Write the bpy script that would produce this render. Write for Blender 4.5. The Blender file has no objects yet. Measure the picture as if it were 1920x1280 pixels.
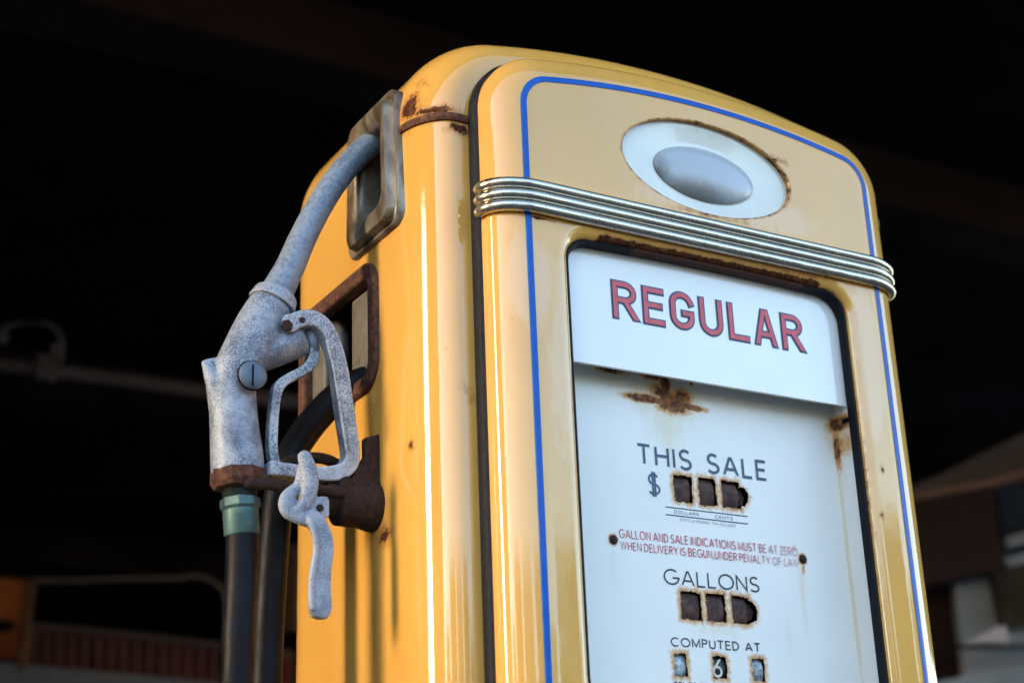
import bpy, bmesh, math, random
import numpy as np
from mathutils import Vector, Matrix, noise as mnoise
PI = math.pi
random.seed(7)
SC = bpy.context.scene

# ---------------------------------------------------------------- camera
F_PX, PITCH, ROLL, YAW = 2975.39, .358888, -.0386421, .5377468
CAM = np.array([-.966, -1.2, .85])
def cam_axes(p, r, y):
    cy, sy, cp, sp = math.cos(y), math.sin(y), math.cos(p), math.sin(p)
    fwd = np.array([sy*cp, cy*cp, sp]); right = np.array([cy, -sy, 0.]); up = np.cross(right, fwd)
    c, s = math.cos(r), math.sin(r)
    return c*right+s*up, -s*right+c*up, fwd
AX, AY, AZ = cam_axes(PITCH, ROLL, YAW)
cd = bpy.data.cameras.new("camera"); cam = bpy.data.objects.new("camera", cd); SC.collection.objects.link(cam)
cam.matrix_world = Matrix(((AX[0], AY[0], -AZ[0], CAM[0]), (AX[1], AY[1], -AZ[1], CAM[1]), (AX[2], AY[2], -AZ[2], CAM[2]), (0, 0, 0, 1)))
cd.sensor_width = 36; cd.sensor_fit = 'HORIZONTAL'; cd.lens = F_PX/1920*36
cd.clip_start = .05; cd.clip_end = 500
cd.dof.use_dof = True; cd.dof.focus_distance = 1.60; cd.dof.aperture_fstop = 4.5
SC.camera = cam
# survey of the photograph: the point seen at pixel (px,py) of the 1920 px photo on the plane y=Y or x=X
def _ray(px, py): return AZ + AX*(px-960)/F_PX - AY*(py-640)/F_PX
def atY(px, py, Y): d = _ray(px, py); return Vector(CAM + d*(Y-CAM[1])/d[1])
def atX(px, py, X): d = _ray(px, py); return Vector(CAM + d*(X-CAM[0])/d[0])
def atZ(px, py, Z): d = _ray(px, py); return Vector(CAM + d*(Z-CAM[2])/d[2])
def rad(p, r): return r*float(np.dot(np.array(p)-CAM, AZ))/F_PX      # r photo pixels -> metres at p

# ---------------------------------------------------------------- world, sun, exposure
SUN_EL, SUN_AZ = math.radians(15), math.radians(-87)       # azimuth measured from +y towards +x
W = bpy.data.worlds.new("World"); SC.world = W; W.use_nodes = True
nt = W.node_tree; bgn = nt.nodes['Background']
sky = nt.nodes.new('ShaderNodeTexSky'); sky.sky_type = 'NISHITA'; sky.sun_disc = False
sky.sun_elevation = SUN_EL; sky.sun_rotation = SUN_AZ
sky.air_density = 1.0; sky.dust_density = 1.2; sky.ozone_density = 1.0
nt.links.new(sky.outputs[0], bgn.inputs[0]); bgn.inputs[1].default_value = .15
sd = bpy.data.lights.new("sun", 'SUN'); sun = bpy.data.objects.new("sun", sd); SC.collection.objects.link(sun)
sd.energy = .18; sd.angle = math.radians(6); sd.color = (1, .86, .68)
sv = Vector((math.sin(SUN_AZ)*math.cos(SUN_EL), math.cos(SUN_AZ)*math.cos(SUN_EL), math.sin(SUN_EL)))
sun.rotation_euler = sv.to_track_quat('Z', 'Y').to_euler()
SC.view_settings.view_transform = 'Standard'; SC.view_settings.look = 'None'
SC.view_settings.gamma = 1; SC.view_settings.exposure = 2.74
SC.view_settings.use_curve_mapping = False

# ---------------------------------------------------------------- node helpers
def new_mat(name):
    m = bpy.data.materials.new(name); m.use_nodes = True
    return m, m.node_tree, m.node_tree.nodes['Principled BSDF']
def N(nt, t, **k):
    n = nt.nodes.new(t)
    for a, v in k.items(): setattr(n, a, v)
    return n
def setin(nt, sock, v):
    if isinstance(v, bpy.types.NodeSocket): nt.links.new(v, sock)
    else: sock.default_value = v
def M(nt, op, a, b=0., c=0., clamp=False):
    n = N(nt, 'ShaderNodeMath', operation=op); n.use_clamp = clamp
    setin(nt, n.inputs[0], a); setin(nt, n.inputs[1], b)
    if op in ('MULTIPLY_ADD', 'SMOOTH_MIN', 'SMOOTH_MAX', 'COMPARE'): setin(nt, n.inputs[2], c)
    return n.outputs[0]
def ramp(nt, v, lo, hi, a=0., b=1.):
    n = N(nt, 'ShaderNodeMapRange'); n.interpolation_type = 'SMOOTHSTEP'
    setin(nt, n.inputs[0], v)
    for i, x in enumerate((lo, hi, a, b)): setin(nt, n.inputs[i+1], x)
    return n.outputs[0]
def mix(nt, f, a, b):
    n = N(nt, 'ShaderNodeMix', data_type='RGBA')
    setin(nt, n.inputs[0], f)
    for i, x in ((6, a), (7, b)):
        setin(nt, n.inputs[i], (*x, 1) if isinstance(x, tuple) and len(x) == 3 else x)
    return n.outputs[2]
def coord(nt, which='Object'): return N(nt, 'ShaderNodeTexCoord').outputs[which]
def scale(nt, v, s):
    n = N(nt, 'ShaderNodeVectorMath', operation='MULTIPLY'); setin(nt, n.inputs[0], v); n.inputs[1].default_value = s if isinstance(s, tuple) else (s, s, s)
    return n.outputs[0]
def noise(nt, vec, s, detail=4, rough=.55, dist=0):
    n = N(nt, 'ShaderNodeTexNoise'); setin(nt, n.inputs['Vector'], vec); n.inputs['Scale'].default_value = s
    n.inputs['Detail'].default_value = detail; n.inputs['Roughness'].default_value = rough; n.inputs['Distortion'].default_value = dist
    return n.outputs['Fac']
def bump(nt, bsdf, h, strength=.3, dist=.001, coat=False):
    n = N(nt, 'ShaderNodeBump'); n.inputs['Strength'].default_value = strength; n.inputs['Distance'].default_value = dist
    setin(nt, n.inputs['Height'], h); nt.links.new(n.outputs[0], bsdf.inputs['Normal'])
    if coat: nt.links.new(n.outputs[0], bsdf.inputs['Coat Normal'])
    return n
def blobs(nt, co, lst):
    """largest of (1 - distance/radius)*strength over ellipsoids or boxes (centre, radii, strength, kind)"""
    out = None
    for b in lst:
        c, r = b[0], b[1]; s = b[2] if len(b) > 2 else 1.; k = b[3] if len(b) > 3 else 'ball'
        a = N(nt, 'ShaderNodeVectorMath', operation='SUBTRACT'); nt.links.new(co, a.inputs[0]); a.inputs[1].default_value = tuple(c)
        if k == 'ball':
            q = scale(nt, a.outputs[0], tuple(1/x for x in r))
            l = N(nt, 'ShaderNodeVectorMath', operation='LENGTH'); nt.links.new(q, l.inputs[0]); v = l.outputs['Value']
            v = M(nt, 'SUBTRACT', 1., v, clamp=True)
        elif k == 'ring':
            q = scale(nt, a.outputs[0], tuple(1/x for x in r[:3]))
            l = N(nt, 'ShaderNodeVectorMath', operation='LENGTH'); nt.links.new(q, l.inputs[0]); v = l.outputs['Value']
            v = M(nt, 'SUBTRACT', 1., M(nt, 'MULTIPLY', M(nt, 'ABSOLUTE', M(nt, 'SUBTRACT', v, 1.)), 1/r[3]), clamp=True)
        else:       # box: r = half sizes, fades out over .008 m beyond its faces
            ab = N(nt, 'ShaderNodeVectorMath', operation='ABSOLUTE'); nt.links.new(a.outputs[0], ab.inputs[0])
            sb = N(nt, 'ShaderNodeVectorMath', operation='SUBTRACT'); nt.links.new(ab.outputs[0], sb.inputs[0]); sb.inputs[1].default_value = tuple(r)
            mx = N(nt, 'ShaderNodeVectorMath', operation='MAXIMUM'); nt.links.new(sb.outputs[0], mx.inputs[0]); mx.inputs[1].default_value = (0, 0, 0)
            l = N(nt, 'ShaderNodeVectorMath', operation='LENGTH'); nt.links.new(mx.outputs[0], l.inputs[0])
            v = M(nt, 'MULTIPLY_ADD', l.outputs['Value'], -1/.0085, 1., clamp=False); v = M(nt, 'MAXIMUM', v, 0.)
        v = M(nt, 'MULTIPLY', v, s)
        out = v if out is None else M(nt, 'MAXIMUM', out, v)
    return out

RUST = ((.045, .016, .010), (.16, .060, .028), (.30, .13, .055))
def rust_colour(nt, co, s=1.):
    a = noise(nt, co, 180*s, 6, .65); b = noise(nt, co, 45*s, 4, .6)
    c = mix(nt, ramp(nt, a, .35, .7), RUST[0], RUST[1])
    return mix(nt, ramp(nt, b, .55, .75, 0, .6), c, RUST[2])
def mat_rust(name, dark=1., bstr=.8):
    m, nt, b = new_mat(name); co = coord(nt)
    c = rust_colour(nt, co)
    if dark != 1.:
        n = N(nt, 'ShaderNodeMix', data_type='RGBA', blend_type='MULTIPLY'); n.inputs[0].default_value = 1
        nt.links.new(c, n.inputs[6]); n.inputs[7].default_value = (dark, dark*.9, dark*.9, 1); c = n.outputs[2]
    nt.links.new(c, b.inputs['Base Color']); b.inputs['Roughness'].default_value = .85
    h = M(nt, 'ADD', noise(nt, co, 260, 6, .7), M(nt, 'MULTIPLY', noise(nt, co, 70, 3), 1.5))
    bump(nt, b, h, bstr, .0012)
    return m
def mat_plain(name, col, rough=.5, metal=0., vary=.15, vs=30., bstr=0., bs=200., spec=.5, coat=0.):
    m, nt, b = new_mat(name); co = coord(nt)
    n = noise(nt, co, vs, 5)
    lo = tuple(x*(1-vary) for x in col); hi = tuple(min(1, x*(1+vary)) for x in col)
    nt.links.new(mix(nt, ramp(nt, n, .3, .7), lo, hi), b.inputs['Base Color'])
    nt.links.new(ramp(nt, noise(nt, co, vs*2.3, 4), .3, .7, rough*.85, min(1, rough*1.15)), b.inputs['Roughness'])
    b.inputs['Metallic'].default_value = metal; b.inputs['Specular IOR Level'].default_value = spec
    b.inputs['Coat Weight'].default_value = coat
    if bstr: bump(nt, b, noise(nt, co, bs, 5, .6), bstr, .001)
    return m

YEL = (.72, .375, .068)
def mat_paint(name, rust, fade=0., stains=None, chalk=None):
    """old yellow enamel: clear glossy top, chalky fading in vertical drifts, rust at the given places"""
    m, nt, b = new_mat(name); co = coord(nt)
    base = mix(nt, ramp(nt, noise(nt, co, 5, 4), .3, .7), tuple(x*.94 for x in YEL), tuple(min(1, x*1.05) for x in YEL))
    f = ramp(nt, noise(nt, scale(nt, co, (14, 14, 2.2)), 1., 6, .6, .4), .38, .66, fade*.45, fade)
    if chalk:
        ck = ramp(nt, M(nt, 'ADD', blobs(nt, co, chalk), M(nt, 'MULTIPLY', M(nt, 'SUBTRACT', noise(nt, scale(nt, co, (1, 1, .3)), 60, 6, .7), .5), .9)), .28, .6, 0, .75)
        f = M(nt, 'MAXIMUM', f, ck)
    base = mix(nt, f, base, (.78, .49, .24))
    dr = noise(nt, co, 420, 2, .5)
    base = mix(nt, ramp(nt, dr, .74, .78, 0, .35), base, (.25, .13, .06))
    n1 = M(nt, 'MULTIPLY', M(nt, 'SUBTRACT', noise(nt, co, 95, 8, .72), .5), 1.5)
    v = M(nt, 'ADD', blobs(nt, co, rust), n1)
    st = ramp(nt, v, .12, .62, 0, .8); rf = ramp(nt, v, .50, .66)
    c = mix(nt, st, base, (.42, .17, .045)); c = mix(nt, rf, c, rust_colour(nt, co))
    nt.links.new(c, b.inputs['Base Color'])
    nt.links.new(M(nt, 'ADD', ramp(nt, noise(nt, co, 9, 5), .3, .7, .28, .42), M(nt, 'MULTIPLY', rf, .45)), b.inputs['Roughness'])
    b.inputs['Specular IOR Level'].default_value = 0.
    cw = M(nt, 'MULTIPLY', M(nt, 'SUBTRACT', 1., M(nt, 'MAXIMUM', rf, M(nt, 'MULTIPLY', st, .7))), 1.)
    nt.links.new(cw, b.inputs['Coat Weight'])
    b.inputs['Coat IOR'].default_value = 1.72
    nt.links.new(ramp(nt, noise(nt, co, 40, 5), .3, .75, .008, .04), b.inputs['Coat Roughness'])
    h = M(nt, 'ADD', M(nt, 'MULTIPLY', noise(nt, co, 420, 3), .10), M(nt, 'MULTIPLY', rf, M(nt, 'MULTIPLY_ADD', noise(nt, co, 300, 4), 1.2, -.9)))
    h = M(nt, 'ADD', h, M(nt, 'MULTIPLY', noise(nt, co, 13, 2), .95))
    bump(nt, b, h, .45, .0009, coat=True)
    return m

# ---------------------------------------------------------------- mesh helpers
def worigin(o):
    v = Vector((0, 0, 0))
    while o is not None: v += o.location; o = o.parent
    return v
def obj(name, verts, faces, mat, parent=None, smooth=True, auto=None):
    me = bpy.data.meshes.new(name); me.from_pydata([tuple(v) for v in verts], [], faces); me.validate(); me.update()
    return link(name, me, mat, parent, smooth, auto)
def link(name, me, mat, parent=None, smooth=True, auto=None):
    for mm in (mat if isinstance(mat, (list, tuple)) else [mat]): me.materials.append(mm)
    bm = bmesh.new(); bm.from_mesh(me); bmesh.ops.recalc_face_normals(bm, faces=bm.faces)
    if auto is not None:
        for e in bm.edges:
            if len(e.link_faces) == 2 and e.calc_face_angle(0) > math.radians(auto): e.smooth = False
    bm.to_mesh(me); bm.free()
    me.polygons.foreach_set('use_smooth', [smooth]*len(me.polygons))
    o = bpy.data.objects.new(name, me); SC.collection.objects.link(o)
    if parent is not None: o.parent = parent; o.location = -worigin(parent)
    return o
def thing(name, loc, label, cat, group=None):
    o = bpy.data.objects.new(name, None); SC.collection.objects.link(o); o.location = loc
    o['label'] = label; o['category'] = cat
    if group: o['group'] = group
    return o
def tag(o, label=None, cat=None, group=None, kind=None):
    for k, v in (('label', label), ('category', cat), ('group', group), ('kind', kind)):
        if v: o[k] = v
    return o
class MB:
    def __init__(s): s.v = []; s.f = []
    def add(s, v, f):
        n = len(s.v); s.v += [tuple(x) for x in v]; s.f += [tuple(i+n for i in q) for q in f]; return s
    def build(s, name, mat, parent=None, smooth=True, auto=None): return obj(name, s.v, s.f, mat, parent, smooth, auto)
def loft(rings, closed=True, cap0=True, cap1=True):
    n = len(rings[0]); v = [p for r in rings for p in r]; f = []
    for i in range(len(rings)-1):
        for j in range(n if closed else n-1):
            k = (j+1) % n; f.append((i*n+j, i*n+k, (i+1)*n+k, (i+1)*n+j))
    if cap0: f.append(tuple(range(n))[::-1])
    if cap1: f.append(tuple((len(rings)-1)*n+j for j in range(n)))
    return v, f
def smooth_path(pts, n=8):
    """Catmull-Rom through points of any dimension"""
    P = [np.array(p, float) for p in pts]; P = [2*P[0]-P[1]]+P+[2*P[-1]-P[-2]]; out = []
    for i in range(1, len(P)-2):
        for k in range(n):
            t = k/n; a, b, c, d = P[i-1:i+3]
            out.append(.5*((2*b)+(-a+c)*t+(2*a-5*b+4*c-d)*t*t+(-a+3*b-3*c+d)*t**3))
    out.append(P[-2]); return out
def tube(path, radii, seg=20, sec=None, ref=(0, 1, 0), squash=1., caps=True, rounded=False):
    """sweep; sec = list of (u,v) unit offsets, u along the side vector, v along ref"""
    path = [Vector(p[:3]) for p in path]; n = len(path)
    if not hasattr(radii, '__len__'): radii = [radii]*n
    if sec is None: sec = [(math.cos(2*PI*k/seg), math.sin(2*PI*k/seg)*squash) for k in range(seg)]
    rings = []
    for i, p in enumerate(path):
        t = (path[min(i+1, n-1)]-path[max(i-1, 0)]).normalized()
        r = Vector(ref); side = t.cross(r)
        side = side.normalized() if side.length > 1e-4 else Vector((1, 0, 0)); up = side.cross(t).normalized()
        rings.append([p+side*u*radii[i]+up*w*radii[i] for u, w in sec])
    if rounded:
        for end in (0, -1):
            c = path[end]; t = (path[0]-path[1] if end == 0 else path[-1]-path[-2]).normalized(); r = radii[end]; base = rings[end]; ex = []
            for a in (25, 50, 70, 84):
                a = math.radians(a); ex.append([c+(q-c)*math.cos(a)+t*r*math.sin(a)*.9 for q in base])
            rings = (ex[::-1]+rings) if end == 0 else (rings+ex)
    return loft(rings, True, caps, caps)
def rrect(w, h, r, n=6):
    """rounded rectangle, half sizes w,h"""
    pts = []
    for cx, cy, a in ((w-r, h-r, 0), (-w+r, h-r, 90), (-w+r, -h+r, 180), (w-r, -h+r, 270)):
        for k in range(n+1):
            t = math.radians(a+90*k/n); pts.append((cx+r*math.cos(t), cy+r*math.sin(t)))
    return pts
def box(c, s):
    x, y, z = c; a, b, d = (k/2 for k in s)
    v = [(x+i*a, y+j*b, z+k*d) for i in (-1, 1) for j in (-1, 1) for k in (-1, 1)]
    return v, [(0, 1, 3, 2), (4, 6, 7, 5), (0, 4, 5, 1), (2, 3, 7, 6), (0, 2, 6, 4), (1, 5, 7, 3)]
def bbox_obj(name, c, s, mat, parent=None, bev=.003, seg=3):
    me = bpy.data.meshes.new(name); v, f = box(c, s); me.from_pydata(v, [], f)
    bm = bmesh.new(); bm.from_mesh(me)
    bmesh.ops.bevel(bm, geom=bm.edges[:], offset=bev, segments=seg, affect='EDGES', profile=.5); bm.to_mesh(me); bm.free()
    return link(name, me, mat, parent, True, 35)
def prism(poly, y0, y1, axis='y'):
    """extrude a list of (a,b) along an axis"""
    mk = {'y': lambda a, b, y: (a, y, b), 'x': lambda a, b, x: (x, a, b), 'z': lambda a, b, z: (a, b, z)}[axis]
    return loft([[mk(a, b, y0) for a, b in poly], [mk(a, b, y1) for a, b in poly]])
def modded(me, mods):
    """mesh -> new mesh with modifiers applied; mods = [(type, {props})]"""
    o = bpy.data.objects.new('tmp', me); SC.collection.objects.link(o)
    for t, pr in mods:
        md = o.modifiers.new(t, t)
        for k, v in pr.items(): setattr(md, k, v)
    bpy.context.view_layer.update(); dg = bpy.context.evaluated_depsgraph_get()
    r = bpy.data.meshes.new_from_object(o.evaluated_get(dg)); bpy.data.objects.remove(o); return r
def raw(mb):
    me = bpy.data.meshes.new('raw'); me.from_pydata(mb.v, [], mb.f)
    bm = bmesh.new(); bm.from_mesh(me); bmesh.ops.recalc_face_normals(bm, faces=bm.faces); bm.to_mesh(me); bm.free(); return me
def fused(name, mb, mat, parent, vox=.0018, it=6, fac=.5):
    """overlapping pieces melted into one cast surface"""
    me = modded(raw(mb), [('REMESH', dict(mode='VOXEL', voxel_size=vox)), ('SMOOTH', dict(factor=fac, iterations=it))])
    return link(name, me, mat, parent, True)
def boolean(me, cutters):
    objs = []
    mods = []
    for c in cutters:
        o = bpy.data.objects.new('cut', raw(c)); SC.collection.objects.link(o); objs.append(o)
        mods.append(('BOOLEAN', dict(operation='DIFFERENCE', object=o, solver='EXACT')))
    r = modded(me, mods)
    for o in objs: bpy.data.objects.remove(o)
    return r

def arch_outline(hw, rc, R, zt, zb=.06, n=14):
    """door / cabinet outline in x-z: straight sides, corner arcs, shallow arched top; closed polygon"""
    rc = max(rc, .004); cx = hw-rc; cz = zt-R+math.sqrt((R-rc)**2-cx**2)
    a1 = math.atan2(cz-(zt-R), cx)
    half = [(hw, zb+(cz-zb)*k/12) for k in range(12)]
    half += [(cx+rc*math.cos(a1*k/n), cz+rc*math.sin(a1*k/n)) for k in range(n+1)]
    half += [(R*math.cos(t), zt-R+R*math.sin(t)) for t in [a1+(PI/2-a1)*k/n for k in range(1, n+1)]]
    return half+[(-x, z) for x, z in half[::-1][1:]]

# ================================================================ setting
m_ground = mat_plain('asphalt', (.055, .052, .05), .9, vary=.3, vs=3, bstr=.4, bs=60)
g = obj('ground', [(-60, -60, 0), (60, -60, 0), (60, 60, 0), (-60, 60, 0)], [(0, 1, 2, 3)], m_ground, None, False)
tag(g, kind='structure')
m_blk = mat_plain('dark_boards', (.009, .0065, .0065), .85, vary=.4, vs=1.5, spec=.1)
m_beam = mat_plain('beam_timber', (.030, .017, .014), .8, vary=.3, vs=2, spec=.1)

def slab(name, c, s, mat, parent=None, rz=0.): 
    v, f = box((0, 0, 0), s); ca, sa = math.cos(rz), math.sin(rz)
    v = [(c[0]+x*ca-y*sa, c[1]+x*sa+y*ca, c[2]+z) for x, y, z in v]
    return obj(name, v, f, mat, parent, False)
RZ = 3.30
roof = thing('canopy_roof', (4, 1.2, RZ), 'dark underside of the flat canopy roof behind the pump', 'roof')
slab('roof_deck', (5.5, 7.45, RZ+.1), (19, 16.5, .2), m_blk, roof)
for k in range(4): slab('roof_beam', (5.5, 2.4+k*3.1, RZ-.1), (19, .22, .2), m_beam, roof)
sw = slab('side_wall', (-4.05, 9.2, 1.65), (.2, 12.4, 3.28), m_blk); tag(sw, 'dark side wall under the canopy, left of the pump and out of frame', 'wall')  # added unseen wall, keeps the side panel's reflections dark
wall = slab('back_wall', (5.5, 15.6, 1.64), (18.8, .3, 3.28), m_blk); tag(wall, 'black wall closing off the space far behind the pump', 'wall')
# conduit with a looped flexible tail under the roof
m_cond = mat_plain('painted_conduit', (.22, .16, .14), .6, vary=.2, vs=6)
cond = thing('conduit', atZ(90, 690, RZ-.12), 'dim grey conduit pipe with looped cable running under the dark canopy', 'conduit')
def on_depth(px, py, D): return Vector(CAM+_ray(px, py)*D)
Dc = float(np.dot(np.array(atZ(90, 690, RZ-.16))-CAM, AZ))
pth = [on_depth(x, y, Dc+(x-90)*.0006) for x, y in ((-60, 676), (100, 694), (250, 714), (420, 738), (560, 752))]
MB().add(*tube(pth, rad(pth[1], 14), 16)).build('pipe', m_cond, cond, True)
pth = smooth_path([on_depth(x, y, Dc-.05) for x, y in ((-14, 640), (4, 618), (30, 606), (62, 602), (92, 608), (110, 624), (116, 648), (112, 680))], 5)
MB().add(*tube(pth, rad(pth[0], 5.5), 10, ref=(.3, .2, 1))).build('flexible_tail', m_cond, cond, True)
p = on_depth(88, 688, Dc-.04); q = rad(p, 22)
bbox_obj('junction_box', tuple(p), (q*1.9, q, q*2.3), m_cond, cond, .01)
for x, y, r_ in ((104, 655, 11), (2, 632, 13)):
    p = on_depth(x, y, Dc-.05); MB().add(*tube([p-Vector((0, 0, rad(p, 12))), p+Vector((0, 0, rad(p, 12)))], rad(p, r_), 12, ref=(0, 1, 0))).build('cable_gland', m_cond, cond, True)
# things standing far back under and beyond the canopy, all out of focus
def patch(name, D, pts, thick, mat, parent=None):
    f_ = [on_depth(x, y, D) for x, y in pts]; b_ = [p+Vector((AZ[0], AZ[1], 0)).normalized()*thick for p in f_]
    v, f = loft([f_, b_]); return obj(name, v, f, mat, parent, False)
m_tan = mat_plain('tan_cable', (.62, .46, .34), .5, vary=.2)
pth = smooth_path([on_depth(x, y, 9.) for x, y in ((58, 1087), (150, 1087), (240, 1084), (330, 1083), (368, 1079), (396, 1088), (416, 1102), (423, 1122), (424, 1160))], 5)
o = MB().add(*tube(pth, rad(pth[0], 3.4), 8, ref=(.3, .2, 1))).build('hanging_cable', m_tan); tag(o, 'thin tan cable sagging in the dark left of the black hose', 'cable')
m_maroon = mat_plain('maroon_boards', (.42, .065, .045), .7, vary=.4, vs=3); m_pale = mat_plain('pale_batten', (.40, .27, .23), .6, vary=.2)
fen = thing('slatted_fence', on_depth(230, 1260, 10), 'dark red fence with thin pale upright battens, low at the left', 'fence')
patch('board_panel', 10.05, [(44, 1174), (420, 1212), (545, 1226), (545, 1300), (410, 1278), (36, 1248)], .05, m_maroon, fen)
patch('top_rail', 9.95, [(50, 1165), (250, 1184), (420, 1204), (545, 1220), (545, 1229), (420, 1213), (250, 1193), (50, 1173)], .08, m_pale, fen)
for k in range(17):
    x = 60+k*24.2; y0 = 1176+(x-60)*.106; y1 = 1249+(x-60)*.075
    patch('batten', 10., [(x, y0), (x+6, y0), (x+5, y1), (x-1, y1)], .03, m_pale, fen)
m_kerbs = mat_plain('pale_concrete', (.62, .58, .60), .8, vary=.15)
o = patch('concrete_wall', 9.9, [(-40, 1236), (20, 1242), (545, 1292), (545, 1500), (-40, 1500)], .15, m_kerbs); tag(o, 'low pale concrete wall under the dark red fence', 'wall')
m_or = mat_plain('orange_cloth', (.95, .17, .03), .7, vary=.5, vs=4); m_or2 = mat_plain('brown_trim', (.30, .12, .05), .7, vary=.4)
ban = thing('banner', on_depth(20, 1240, 8.5), 'orange banner hanging at the left edge beside the red fence', 'banner')
patch('banner_cloth', 8.5, [(-60, 1078), (52, 1086), (44, 1150), (34, 1232), (-60, 1232)], .02, m_or, ban)
patch('banner_border', 8.48, [(46, 1086), (66, 1088), (44, 1262), (30, 1250)], .02, m_or2, ban)
patch('banner_mark', 8.47, [(-20, 1158), (20, 1162), (30, 1176), (6, 1186), (-20, 1186)], .01, m_beam, ban)
o = patch('orange_post', 9.2, [(528, 1020), (556, 1020), (556, 1180), (528, 1180)], .1, m_or2); tag(o, 'narrow brown and orange post glimpsed between hose and pump', 'post')
# right side
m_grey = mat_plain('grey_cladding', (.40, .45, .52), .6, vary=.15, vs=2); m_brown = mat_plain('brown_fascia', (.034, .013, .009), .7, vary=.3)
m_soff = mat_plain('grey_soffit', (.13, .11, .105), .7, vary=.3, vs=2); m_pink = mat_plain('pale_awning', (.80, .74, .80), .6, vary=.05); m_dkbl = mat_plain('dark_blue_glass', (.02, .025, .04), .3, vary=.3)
sh = thing('shop_front', on_depth(1830, 1300, 7.6), 'blurred shop front with brown fascia and grey cladding right of the pump', 'shop front')
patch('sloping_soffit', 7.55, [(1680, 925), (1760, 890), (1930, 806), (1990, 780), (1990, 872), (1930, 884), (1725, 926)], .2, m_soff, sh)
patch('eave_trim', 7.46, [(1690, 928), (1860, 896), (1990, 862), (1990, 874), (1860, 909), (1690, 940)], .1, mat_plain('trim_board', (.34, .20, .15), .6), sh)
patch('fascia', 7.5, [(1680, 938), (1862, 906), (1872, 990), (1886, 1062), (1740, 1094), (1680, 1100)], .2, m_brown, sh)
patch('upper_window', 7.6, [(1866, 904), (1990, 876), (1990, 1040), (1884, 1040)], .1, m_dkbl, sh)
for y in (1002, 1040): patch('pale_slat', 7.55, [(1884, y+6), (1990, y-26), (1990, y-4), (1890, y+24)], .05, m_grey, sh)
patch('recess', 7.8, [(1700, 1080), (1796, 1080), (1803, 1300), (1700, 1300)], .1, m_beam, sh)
patch('cladding_panel', 7.68, [(1790, 1090), (1862, 1074), (1880, 1160), (1990, 1130), (1990, 1230), (1810, 1270)], .1, m_grey, sh)
patch('brown_column', 7.55, [(1862, 1068), (1990, 1040), (1990, 1156), (1884, 1176)], .1, mat_plain('olive_column', (.045, .034, .020), .7, vary=.5, vs=5), sh)
patch('awning', 7.4, [(1808, 1206), (1868, 1174), (1886, 1172), (1892, 1204), (1850, 1202)], .1, m_pink, sh)
patch('awning_frame', 7.45, [(1796, 1204), (1990, 1208), (1990, 1216), (1796, 1212)], .05, m_soff, sh)
patch('lower_wall', 7.55, [(1700, 1290), (1990, 1228), (1990, 1500), (1700, 1500)], .2, m_grey, sh)
# neighbours across the forecourt: added out of frame for the enamel to mirror
m_nb = mat_plain('brick_neighbour', (.14, .085, .06), .9, vary=.3, vs=1); m_nb2 = mat_plain('render_neighbour', (.30, .26, .2), .9, vary=.3, vs=1)
def polar(az, dist): a = math.radians(az); return math.sin(a)*dist, math.cos(a)*dist
hl = ['plain gabled house at the far right end across the forecourt', 'tallest brick gabled house across the forecourt, second from the right', 'lowest and narrowest pale house between two brick ones', 'wide brick house in the middle of the row', 'wide pale rendered house left of the middle brick one', 'brick house beside the lowest left end house', 'narrow pale house at the left end of the row near the post']
for i, (a0, a1, dist, h, mt) in enumerate(((277.5, 330, 9, 8.5, m_nb), (118, 131, 22, 4.6, m_nb2), (133, 149, 26, 6.3, m_nb), (152, 160, 20, 4.1, m_nb2), (163, 181, 24, 5.6, m_nb), (186, 205, 22, 5.2, m_nb2), (208, 226, 26, 6.0, m_nb), (229, 239, 22, 4.4, m_nb2))):
    p0, p1 = Vector((*polar(a0, dist), 0)), Vector((*polar(a1, dist), 0)); d_ = (p1-p0); nn = Vector((p0.x+p1.x, p0.y+p1.y, 0)).normalized()*4
    q_ = [p0, p1, p1+nn, p0+nn]; hh = Vector((0, 0, h)); v, f = loft([q_, [k+hh for k in q_]])
    if i: 
        r0 = (q_[0]+q_[3])/2+hh*1.25; r1 = (q_[1]+q_[2])/2+hh*1.25; n_ = len(v); v = v+[r0, r1]; f = f[:-1]+[(4, 5, n_+1, n_), (6, 7, n_, n_+1), (4, n_, 7), (5, 6, n_+1)]
    o = obj('house', v, f, mt, None, False)
    tag(o, ('tall brick building left of the forecourt' if i == 0 else hl[i-1]), 'house')  # the tall one is added to darken the left of the mirrored sky
p0, p1 = Vector((*polar(243.5, 9), 0)), Vector((*polar(268.5, 9), 0)); nn = ((p0+p1)/2).normalized()*3
v, f = loft([[p0, p1, p1+nn, p0+nn], [q+Vector((0, 0, 6.5)) for q in (p0, p1, p1+nn, p0+nn)]])
o = obj('garage', v, f, m_beam, None, False); tag(o, 'dark flat-roofed garage block in front left of the forecourt', 'garage')  # added unseen block, narrows the bright gap mirrored in the rounded corner

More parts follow.
